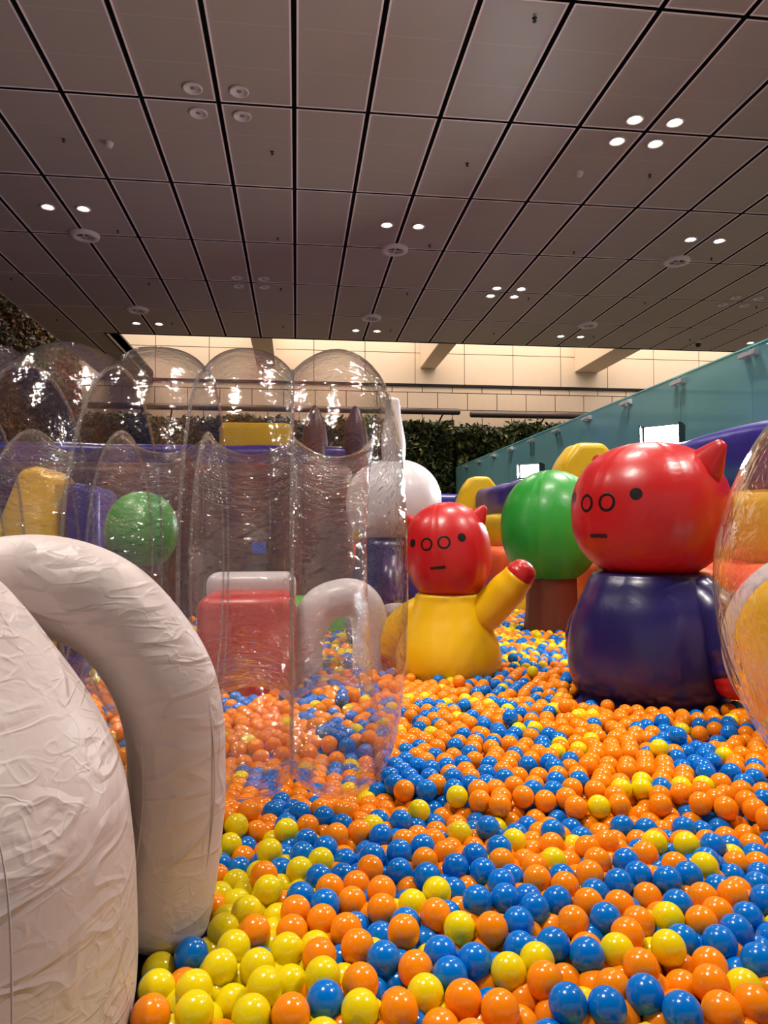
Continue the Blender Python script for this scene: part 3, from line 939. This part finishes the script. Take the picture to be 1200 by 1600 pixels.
tube('arch_tube', [(-0.17, 0, 0.04), (-0.17, 0, 0.28), (-0.09, 0, 0.45), (0.05, 0, 0.51), (0.15, 0, 0.48), (0.20, 0, 0.36), (0.20, 0, 0.06)], [0.105, 0.11, 0.11, 0.10], 'white_vinyl', wa, segs=28, rings=50, wob=0.03)
tag(wa, 'small white inflatable arch beside the yellow pig, seen through the tunnel', 'arch')
gc = empty('inflatable_cushion', (0.12, 5.95, 0))
prism('pad', [(-0.3, 0.03), (0.35, 0.03), (0.35, 0.36), (-0.3, 0.36)], 'y', -0.25, 0.25, 'lime', gc, bevel=0.1)
tag(gc, 'light green inflatable cushion glimpsed through the clear tunnel', 'cushion')

# ------------------------------------------------------------------ clear ring tunnel
TY, TZ, TR, Tr, TP, TX = 2.37, 0.765, 0.535, 0.165, 0.264, 0.12
tn = empty('clear_tunnel', (TX, TY, 0))
N_RING = 6
half = TP / 2
am = math.acos(half / Tr)          # angle where neighbouring rings meet
def ring_mesh(k):
    segs = 120
    V = []
    # section: outer arc and inner arc; x axial, rho radial
    a_lo = -PI / 2 if k == 0 else -PI / 2
    sect = []
    first, last = (k == 0), (k == N_RING - 1)
    phi0 = math.asin(half / Tr)
    arcs = []
    if first:      # closed on +x, open at -x
        arcs = [[(-phi0) + (PI + 2 * phi0) * i / 36 for i in range(37)]]
    elif last:
        arcs = [[PI - phi0 + (PI + 2 * phi0) * i / 36 for i in range(37)]]
    else:
        arcs = [[-phi0 + 2 * phi0 * i / 18 for i in range(19)], [PI - phi0 + 2 * phi0 * i / 18 for i in range(19)]]
    F = []
    for arc in arcs:
        base = len(V)
        for q in range(segs):
            th = 2 * PI * q / segs
            for phi in arc:
                x = Tr * math.sin(phi); rho = TR + Tr * math.cos(phi)
                w = mnoise.noise(Vector((x * 5 + k * 3.1, math.cos(th) * 3, math.sin(th) * 3))) * 0.012
                w += mnoise.noise(Vector((x * 3 + k * 1.7, th * 14, 0))) * 0.0035
                fade = max(0.0, 1 - (abs(x) / half) ** 4) if not (first or last) else max(0.0, 1 - (min(abs(x), half) / half) ** 4) * 1.0
                rr = rho + w * fade * (1 if rho > TR else -1)
                V.append((x, -rr * math.cos(th), rr * math.sin(th)))
        n = len(arc)
        for q in range(segs):
            for i in range(n - 1):
                q2 = (q + 1) % segs
                F.append((base + q * n + i, base + q2 * n + i, base + q2 * n + i + 1, base + q * n + i + 1))
    me = mesh_from('ring', V, F)
    rad = lambda i: math.hypot(V[i][1], V[i][2])
    me.polygons.foreach_set('material_index', [1 if sum(rad(i) for i in f) / 4 < TR - 0.05 else 0 for f in F])
    return me
def circle_tube(R, r, segs=96, n=6):
    V, F = [], []
    for q in range(segs):
        th = 2 * PI * q / segs
        for i in range(n):
            a = 2 * PI * i / n
            rr = R + r * math.cos(a)
            V.append((r * 0.7 * math.sin(a), -rr * math.cos(th), rr * math.sin(th)))
    F = grid_faces(n, segs, True, True)
    return mesh_from('weld_seam', V, F)
so = math.sqrt(Tr * Tr - half * half)
me_so, me_si = circle_tube(TR + so, 0.007), circle_tube(TR - so, 0.006)
for m_ in (me_so, me_si): meshed(m_, 'weld')
for k in range(N_RING):
    o = link('ring', ring_mesh(k), tn, ['clear', 'clear_in']); o.location = (-k * TP, 0, TZ)
    if k:
        for m_ in (me_so, me_si):
            w_ = part('weld_seam', m_, tn, (-k * TP + half, 0, TZ))
tag(tn, 'clear plastic inflatable tunnel of six fat rings standing on the balls', 'tunnel')

# clear ball on the right
SBX, SBY, SBZ, SBR = 1.622, 1.345, 0.745, 0.683
cb = empty('clear_bubble', (SBX, SBY, 0))
V, F = [], []
segs, rings = 96, 64
for j in range(rings):
    lat = -PI / 2 + PI * (j + 0.5) / rings
    for i in range(segs):
        lon = 2 * PI * i / segs
        d = Vector((math.cos(lat) * math.cos(lon), math.cos(lat) * math.sin(lon), math.sin(lat)))
        V.append(d * (SBR * (1 + 0.008 * mnoise.noise(d * 3.5))))
F = grid_faces(segs, rings); F.append(tuple(reversed(range(segs)))); F.append(tuple(range((rings - 1) * segs, rings * segs)))
o = link('shell', mesh_from('shell', V, F), cb, 'clear_ball'); o.location = (0, 0, SBZ)
for kk in (0.15, 1.2):
    Vc, Fc = [], []
    for q in range(96):
        th = 2 * PI * q / 96
        for i in range(6):
            a = 2 * PI * i / 6
            rr = SBR + 0.002 + 0.006 * math.cos(a); off = 0.006 * math.sin(a)
            u = Vector((math.cos(kk), math.sin(kk), 0)); w = Vector((-math.sin(kk), math.cos(kk), 0))
            p = u * (rr * math.cos(th)) + Vector((0, 0, rr * math.sin(th))) + w * off
            Vc.append(p)
    s_ = link('weld_seam', mesh_from('weld_seam', Vc, grid_faces(6, 96, True, True)), cb, 'weld'); s_.location = (0, 0, SBZ)
tag(cb, 'big clear plastic bubble cut off by the right edge of the photo', 'inflatable ball')

# yellow flower-like disc behind the bubble
fd = empty('inflatable_disc', (1.99, 2.46, 0), math.radians(-39))
o = lathe('rim', [(0.0, -0.10), (0.30, -0.10), (0.37, -0.06), (0.39, 0.0), (0.37, 0.06), (0.30, 0.10), (0.0, 0.10)], 'white_vinyl', fd, rings=40)
o.rotation_euler = (PI / 2, 0, 0); o.location = (0, 0, 0.44)
o = lathe('centre', [(0.0, -0.02), (0.33, -0.02), (0.345, 0.03), (0.30, 0.10), (0.18, 0.15), (0.0, 0.165)], 'yellow', fd, rings=32)
o.rotation_euler = (PI / 2, 0, 0); o.location = (0, -0.04, 0.44)
tag(fd, 'white-rimmed yellow inflatable disc seen through the clear bubble', 'inflatable')

# ------------------------------------------------------------------ white nylon figure in the left foreground
wf = empty('white_inflatable', (-0.694, 1.25, 0))
lathe('body', [(0.0, 0.03), (0.36, 0.03), (0.425, 0.06), (0.44, 0.14), (0.428, 0.30), (0.405, 0.42), (0.376, 0.50), (0.328, 0.60), (0.282, 0.68), (0.235, 0.753), (0.18, 0.815), (0.11, 0.865), (0.05, 0.89), (0.0, 0.895)],
      'nylon', wf, segs=128, rings=110, wob=0.05)
B0 = Vector((-0.694, 1.25, 0))
arm_path = [(-0.80, 1.38, 0.72), (-0.70, 1.47, 0.745), (-0.656, 1.515, 0.76), (-0.562, 1.553, 0.775), (-0.475, 1.553, 0.765), (-0.392, 1.554, 0.727), (-0.326, 1.558, 0.659), (-0.275, 1.555, 0.572),
            (-0.251, 1.554, 0.485), (-0.245, 1.555, 0.40), (-0.247, 1.555, 0.318), (-0.262, 1.556, 0.20), (-0.272, 1.552, 0.13), (-0.278, 1.55, 0.09)]
arm_path = [Vector(p) - B0 for p in arm_path]
arm = tube('arm', arm_path, [0.095, 0.10, 0.105, 0.102, 0.100, 0.100, 0.098], 'nylon', wf, segs=64, rings=150, wob=0.05)
# stitched seams
def seam(name, off, parent, r=0.0015):
    P = smooth_profile(arm_path, 80)
    pts = []
    for j in range(4, 76):
        t = (P[j + 1] - P[j - 1]).normalized()
        fwd = Vector((0, -1, 0)); side = t.cross(fwd).normalized()
        pts.append(P[j] + (fwd * math.cos(off) + side * math.sin(off)) * 0.1005)
    tube(name, pts, [r, r], 'seam', parent, segs=6, rings=140)
seam('seam', 0.55, arm); seam('seam', -0.95, arm)
bs = []
for p_ in smooth_profile([(0.425, 0.06), (0.44, 0.14), (0.428, 0.30), (0.405, 0.42), (0.376, 0.50), (0.328, 0.60), (0.282, 0.68)], 40):
    az = math.atan2(-0.25, 0.318)
    x, y = p_[0] * math.cos(az), p_[0] * math.sin(az)
    k = 1 + mnoise.noise(Vector((x * 3, y * 3, p_[1] * 3))) * 0.05
    bs.append((x * k, y * k, p_[1]))
tube('seam', bs, [0.0012, 0.0012], 'seam', wf, segs=6, rings=80)
tag(wf, 'big wrinkled white nylon inflatable with a looping arm in left foreground', 'inflatable figure')

# ------------------------------------------------------------------ pit balls
BR = 0.0322
SA = """B190,492 Y120,548 Y132,612 B250,604 Y330,512 Y415,475 Y300,480 O250,665 Y365,612 Y365,680 B60,705 Y138,735 Y255,738 Y365,745 Y470,755 Y250,805 O130,835 O360,815 Y30,805 O40,880 B170,910 Y245,885 Y365,885 Y470,825 B465,905 O585,820 Y582,745 Y512,645 B508,570 Y615,655 Y605,578 O510,520 O570,510 Y510,415 Y490,370 O475,320 Y400,290 B415,235 O468,120 Y365,165 Y350,330 Y368,365 Y365,410 B545,265 B600,375 Y640,278 Y505,215 O505,170 Y580,140 B575,185 B635,210 B660,160 O655,115 B720,90 B630,62 B575,95 B715,300 O742,350 B730,195 Y728,240 O745,165 O815,145 B820,225 B800,285 O840,325 O850,390 B752,445 O600,450 O655,495 Y710,548 O715,620 Y718,690 B730,775 Y695,850 Y585,900 O815,870 Y850,800 O835,735 Y820,655 O815,585 O808,530 B820,475 Y912,530 O1015,520 B1012,605 B915,645 O930,715 O1000,790 Y1060,740 Y950,860 B1075,890 B1180,710 O1065,655 Y1110,545 B1000,470 O970,425 O948,380 B935,330 B1035,350 O875,300 B915,240 B1000,285 B995,225 O1082,255 Y1078,415 B1150,330 Y1170,390 O1170,480 B1180,600 O1170,830 B1055,200 O1030,165 B915,150 Y905,105 B905,70 O850,55 B1000,100 B1010,140 O985,45 B785,110 O780,60 O1090,110 B1150,125 Y1105,65 O1155,165 O1170,215 O1160,50 Y1190,900"""
SB = """Y38,78 Y178,35 B95,50 B135,70 O70,135 B115,175 B45,215 B200,155 O195,205 O275,155 Y230,110 B265,60 O355,65 B405,95 Y500,105 B510,75 O430,128 O465,165 O535,145 B655,65 O700,35 O590,125 O610,165 O670,135 Y760,130 O732,160 Y360,210 B245,250 B125,240 B75,290 Y140,295 B180,275 B215,330 O245,385 B310,365 B285,320 O340,265 O310,225 B420,245 O450,290 B390,330 O495,210 O520,240 O580,190 B680,205 B740,245 O620,230 B580,290 O490,340 O495,410 B670,285 O755,305 Y748,355 O650,370 O850,330 O790,230 B810,275 B885,255 O860,190 B950,180 Y905,140 B850,155 B885,65 B750,60 O790,95 B980,135 O1065,155 Y1080,115 O1065,80 O975,85 O900,110 O1110,100 B1180,135 O1180,210 B1115,220 O1060,240 Y950,215 B975,255 O1030,305 B885,370 O960,335 O1150,270 B1135,325 Y1190,380 B1080,380 B1145,415 O1005,400 O930,415 Y810,410 Y750,465 B870,475 O700,415 B595,425 O650,470 O695,530 Y590,500 Y810,515 B985,465 B1060,450 B1115,505 B1190,460 O1000,525 O865,575 Y1075,585 B1140,550 B1155,640 O1080,690 O950,635 O735,610 O600,610 Y500,640 B435,670 O380,610 O465,580 Y350,545 Y390,465 B430,520 O495,520 B525,570 B375,735 Y228,615 B230,505 B315,470 B275,420 O145,470 O85,410 Y35,470 B80,525 B110,590 B140,650 O60,720 O175,725 Y215,790 O95,795 O345,805 Y505,750 B565,710 B690,655 Y720,705 B690,775 B835,705 Y835,790 O845,635 O1000,755 B1110,800 O940,800 O1190,715 O1190,590 B145,365 B40,365"""
def ground(px, py, z):
    d = RT * ((px - 600) / F_PX) - UP * ((py - 800) / F_PX) + FW
    k = (z - CAM_Z) / d.z
    return d.x * k, d.y * k
CI = {'O': 0, 'B': 1, 'Y': 2}
top, top_c = [], []
for blob, ox, oy, sc in ((SA, 220, 1230, 2.5), (SB, 700, 1250, 2.4)):
    for tok in blob.split():
        x, y = tok[1:].split(',')
        zc = 0.112
        gx, gy = ground(ox + float(x) / sc, oy + float(y) / sc, zc)
        top.append((gx, gy, zc)); top_c.append(CI[tok[0]])
top = np.array(top); top_c = np.array(top_c)
n_top = len(top)

def in_pit(x, y):
    lo = np.where(y < 1.6, -0.32, np.where(y < 3.2, -1.0, -0.35 - 0.18 * y))
    hi = np.minimum(2.52, 0.85 * y + 0.75)
    return (x > lo) & (x < hi) & (y > 0.80) & (y < 8.6)
def jitter_layer(z, spacing, jit):
    xs = np.arange(-2.2, 2.8, spacing); ys = np.arange(0.8, 8.8, spacing * 0.866)
    X, Y = np.meshgrid(xs, ys); X = X + (np.arange(len(ys)) % 2)[:, None] * spacing / 2
    X = X.ravel() + RNG.normal(0, jit, X.size); Y = Y.ravel() + RNG.normal(0, jit, Y.size)
    k = in_pit(X, Y)
    return np.stack([X[k], Y[k], np.full(k.sum(), z) + RNG.uniform(-0.004, 0.012, k.sum())], 1)
L1 = jitter_layer(0.055, 0.068, 0.015)
L2 = jitter_layer(0.112, 0.0715, 0.028)
# second layer is the photographed one where it was read off; generated elsewhere
cell = set()
for x, y, z in top: cell.add((int(x / 0.09), int(y / 0.09)))
near = np.array([(int(p[0] / 0.09), int(p[1] / 0.09)) in cell for p in L2])
d2 = ((L2[:, None, :2] - top[None, :, :2]) ** 2).sum(2).min(1)
yl = 1.93 + 0.0 * L2[:, 0]
L2 = L2[~((d2 < 0.075 ** 2) | ((L2[:, 1] < 1.85) & (d2 < 0.10 ** 2)))]
gap = ((L1[:, 0] - 0.40) ** 2 / 0.05 ** 2 + (L1[:, 1] - 1.15) ** 2 / 0.07 ** 2) < 1
L1 = L1[~gap]
pos = np.concatenate([top, L1, L2]).astype(float)
NB = len(pos)
circles = [(1.70, 3.335, 0.37), (0.849, 3.99, 0.28), (2.04, 5.60, 0.22), (0.70, 5.15, 0.35), (-0.265, 1.553, 0.092), (-0.694, 1.25, 0.425), (-1.0, 4.75, 0.15), (0.42, 4.15, 0.10), (0.05, 4.15, 0.10)]
boxes = [(1.95, 3.4, 6.93, 7.37), (-0.48, 0.0, 3.53, 4.1), (-0.18, 0.47, 5.7, 6.2), (-4.4, 0.58, 6.8, 7.6), (-2.9, -1.7, 5.2, 6.0)]
def blocked(p):
    m = np.zeros(len(p), bool)
    for cx, cy, r in circles: m |= np.hypot(p[:, 0] - cx, p[:, 1] - cy) < r + BR
    for x0, x1, y0, y1 in boxes: m |= (p[:, 0] > x0 - BR) & (p[:, 0] < x1 + BR) & (p[:, 1] > y0 - BR) & (p[:, 1] < y1 + BR)
    return m
bl = blocked(pos); top_c = top_c[~bl[:n_top]]
pos = pos[~bl]; n_top = len(top_c); NB = len(pos)
w_inv = np.ones(NB); w_inv[:n_top] = 0.08
def pairs_of(p, cs):
    key = np.floor(p[:, :2] / cs).astype(np.int64) + 1000
    kid = key[:, 0] * 100000 + key[:, 1]
    order = np.argsort(kid, kind='stable'); ks = kid[order]
    I, J = [], []
    for dx, dy in ((0, 0), (1, 0), (0, 1), (1, 1), (1, -1)):
        tgt = kid + dx * 100000 + dy
        a = np.searchsorted(ks, tgt, 'left'); b = np.searchsorted(ks, tgt, 'right')
        mx = int((b - a).max())
        for m in range(mx):
            ok = a + m < b
            i = np.nonzero(ok)[0]; j = order[(a + m)[ok]]
            if dx == 0 and dy == 0:
                k = i < j; i, j = i[k], j[k]
            I.append(i); J.append(j)
    return np.concatenate(I), np.concatenate(J)
for it in range(70):
    pos[:, 2] -= 0.0016
    if it % 3 == 0: I, J = pairs_of(pos, 0.078)
    for sub in range(2):
        d = pos[I] - pos[J]
        L = np.sqrt((d ** 2).sum(1)) + 1e-9
        ov = np.maximum(0, 2 * BR - L)
        k = ov > 0
        i, j = I[k], J[k]
        n = d[k] / L[k][:, None] * ov[k][:, None]
        wi, wj = w_inv[i], w_inv[j]
        s = 0.75 / (wi + wj)
        for ax in range(3):
            np.add.at(pos[:, ax], i, n[:, ax] * wi * s); np.add.at(pos[:, ax], j, -n[:, ax] * wj * s)
    pos[:, 2] = np.maximum(pos[:, 2], 0.02 + BR)
    for cx, cy, r in circles:
        dx, dy = pos[:, 0] - cx, pos[:, 1] - cy
        q = np.sqrt(dx * dx + dy * dy) + 1e-9
        m = q < r + BR
        pos[m, 0] = cx + dx[m] / q[m] * (r + BR); pos[m, 1] = cy + dy[m] / q[m] * (r + BR)
    for x0, x1, y0, y1 in boxes:
        m = (pos[:, 0] > x0 - BR) & (pos[:, 0] < x1 + BR) & (pos[:, 1] > y0 - BR) & (pos[:, 1] < y1 + BR)
        pos[m, 1] = np.where(pos[m, 1] < (y0 + y1) / 2, y0 - BR, y1 + BR)
    # clear tunnel and bubble press the balls down
    dy, dz = pos[:, 1] - TY, pos[:, 2] - TZ
    rho = np.sqrt(dy * dy + dz * dz)
    m = (pos[:, 0] < TX + Tr * 0.8) & (rho > TR) & (rho < TR + Tr + BR)
    f = (TR + Tr + BR) / rho[m]
    pos[m, 1] = TY + dy[m] * f; pos[m, 2] = TZ + dz[m] * f
    v = pos - np.array([SBX, SBY, SBZ]); q = np.sqrt((v ** 2).sum(1)); m = q < SBR + BR
    pos[m] = np.array([SBX, SBY, SBZ]) + v[m] / q[m][:, None] * (SBR + BR)
pos[:, 2] = np.maximum(pos[:, 2], 0.02 + BR)
# drop what ended inside something
keep = np.ones(NB, bool)
rho = np.sqrt((pos[:, 1] - TY) ** 2 + (pos[:, 2] - TZ) ** 2)
keep &= ~((pos[:, 0] < TX + Tr) & (rho < TR + Tr + BR * 0.1))
keep &= np.sqrt(((pos - np.array([SBX, SBY, SBZ])) ** 2).sum(1)) > SBR + BR * 0.6
keep &= pos[:, 0] < 2.60
# colours of the rest: drifts of orange, blue and yellow
col = np.zeros(NB, int); col[:n_top] = top_c
for q in range(n_top, NB):
    x, y, z = pos[q]
    n1 = mnoise.noise(Vector((x * 3.2, y * 3.2, 1.0))); n2 = mnoise.noise(Vector((x * 2.6, y * 2.6, 9.0)))
    wo, wb, wy = 1.15 + 0.9 * n1, 0.50 - 0.8 * n1, 0.13 + 0.2 * n2
    if y > 3.9: wo, wb, wy = 0.8 + 0.5 * n1, 0.75 - 0.5 * n1, 0.45 + 0.5 * n2
    if y < 2.0 and x < 0.05: wo, wb, wy = 0.25, 0.25, 1.2
    if y < 3.0 and 0.45 < x < 1.0 and y > 2.3: wb += 0.25
    w = np.maximum(np.array([wo, wb, wy]), 0.03); w /= w.sum()
    col[q] = RNG.choice(3, p=w)
pos, col = pos[keep], col[keep]
NB = len(pos)
# how large each ball shows in the picture: paint far to near into a coarse buffer
rel = pos - np.array([0, 0, CAM_Z])
dep = rel @ np.array(FW); sx = 600 + F_PX * (rel @ np.array(RT)) / dep; sy_ = 800 - F_PX * (rel @ np.array(UP)) / dep
BW, BH, q4 = 400, 534, 3.0
buf = -np.ones((BH, BW), int)
for b in np.argsort(-dep):
    cx, cy, r = sx[b] / q4, sy_[b] / q4, F_PX * BR / dep[b] / q4
    x0, x1, y0, y1 = int(cx - r), int(cx + r) + 2, int(cy - r), int(cy + r) + 2
    x0, y0 = max(x0, 0), max(y0, 0); x1, y1 = min(x1, BW), min(y1, BH)
    if x0 >= x1 or y0 >= y1: continue
    yy, xx = np.ogrid[y0:y1, x0:x1]
    buf[y0:y1, x0:x1][(xx - cx) ** 2 + (yy - cy) ** 2 < r * r] = b
buf[340:, :72] = -1
cnt = np.bincount(buf[buf >= 0], minlength=NB)
pick = np.argsort(-cnt)[:300]
picked = np.zeros(NB, bool); picked[pick] = True

def ico(sub):
    bm = bmesh.new(); bmesh.ops.create_icosphere(bm, subdivisions=sub, radius=BR)
    V = np.array([v.co[:] for v in bm.verts]); F = np.array([[v.index for v in f.verts] for f in bm.faces]); bm.free()
    return V, F
V3, F3 = ico(4)
names = ('orange', 'blue', 'yellow')
ball_me = []
for nm in names:
    me = mesh_from(nm + '_ball', V3, F3.tolist())
    me.polygons.foreach_set('use_smooth', [True] * len(me.polygons)); me.materials.append(MAT[nm + '_ball']); ball_me.append(me)
for b in pick:
    o = bpy.data.objects.new('pit_ball', ball_me[col[b]]); COL.objects.link(o)
    o.location = pos[b]
    x, y, z = pos[b]
    where = ('beside the white nylon arm' if x < 0.0 and y > 1.25 else 'at the bottom left corner of the pit' if x < 0.12 else
             'along the bottom edge of the photo' if y < 1.28 else 'towards the lower right corner' if x > 0.62 and y < 1.75 else
             'in front of the clear tunnel' if x < 0.40 and y > 1.45 else 'in the middle of the near pit')
    tag(o, f'shiny {names[col[b]]} plastic pit ball {where}', 'ball', f'{names[col[b]]} balls {where}')
rest = np.nonzero(~picked)[0]
VV, FF, MM = [], [], []
base = 0
for sub, sel in ((3, rest[(dep[rest] < 3.6) & (cnt[rest] > 0)]), (2, rest[~((dep[rest] < 3.6) & (cnt[rest] > 0))])):
    Vs, Fs = ico(sub)
    if not len(sel): continue
    VV.append((pos[sel][:, None, :] + Vs[None]).reshape(-1, 3))
    FF.append((Fs[None] + (base + np.arange(len(sel)) * len(Vs))[:, None, None]).reshape(-1, 3))
    MM.append(np.repeat(col[sel], len(Fs)))
    base += len(sel) * len(Vs)
VV, FF, MM = np.concatenate(VV), np.concatenate(FF), np.concatenate(MM)
me = bpy.data.meshes.new('pit_balls')
me.vertices.add(len(VV)); me.vertices.foreach_set('co', VV.ravel())
me.loops.add(FF.size); me.loops.foreach_set('vertex_index', FF.ravel().astype(np.int32))
me.polygons.add(len(FF)); me.polygons.foreach_set('loop_start', (np.arange(len(FF)) * 3).astype(np.int32))
for nm in names: me.materials.append(MAT[nm + '_ball'])
me.polygons.foreach_set('material_index', MM.astype(np.int32))
me.polygons.foreach_set('use_smooth', np.ones(len(FF), bool))
me.update(); me.validate()
o = bpy.data.objects.new('pit_ball_fill', me); COL.objects.link(o)
tag(o, 'sea of small orange, blue and yellow plastic balls filling the pit', 'balls', kind='stuff')
print('balls', NB, 'tris', len(FF))
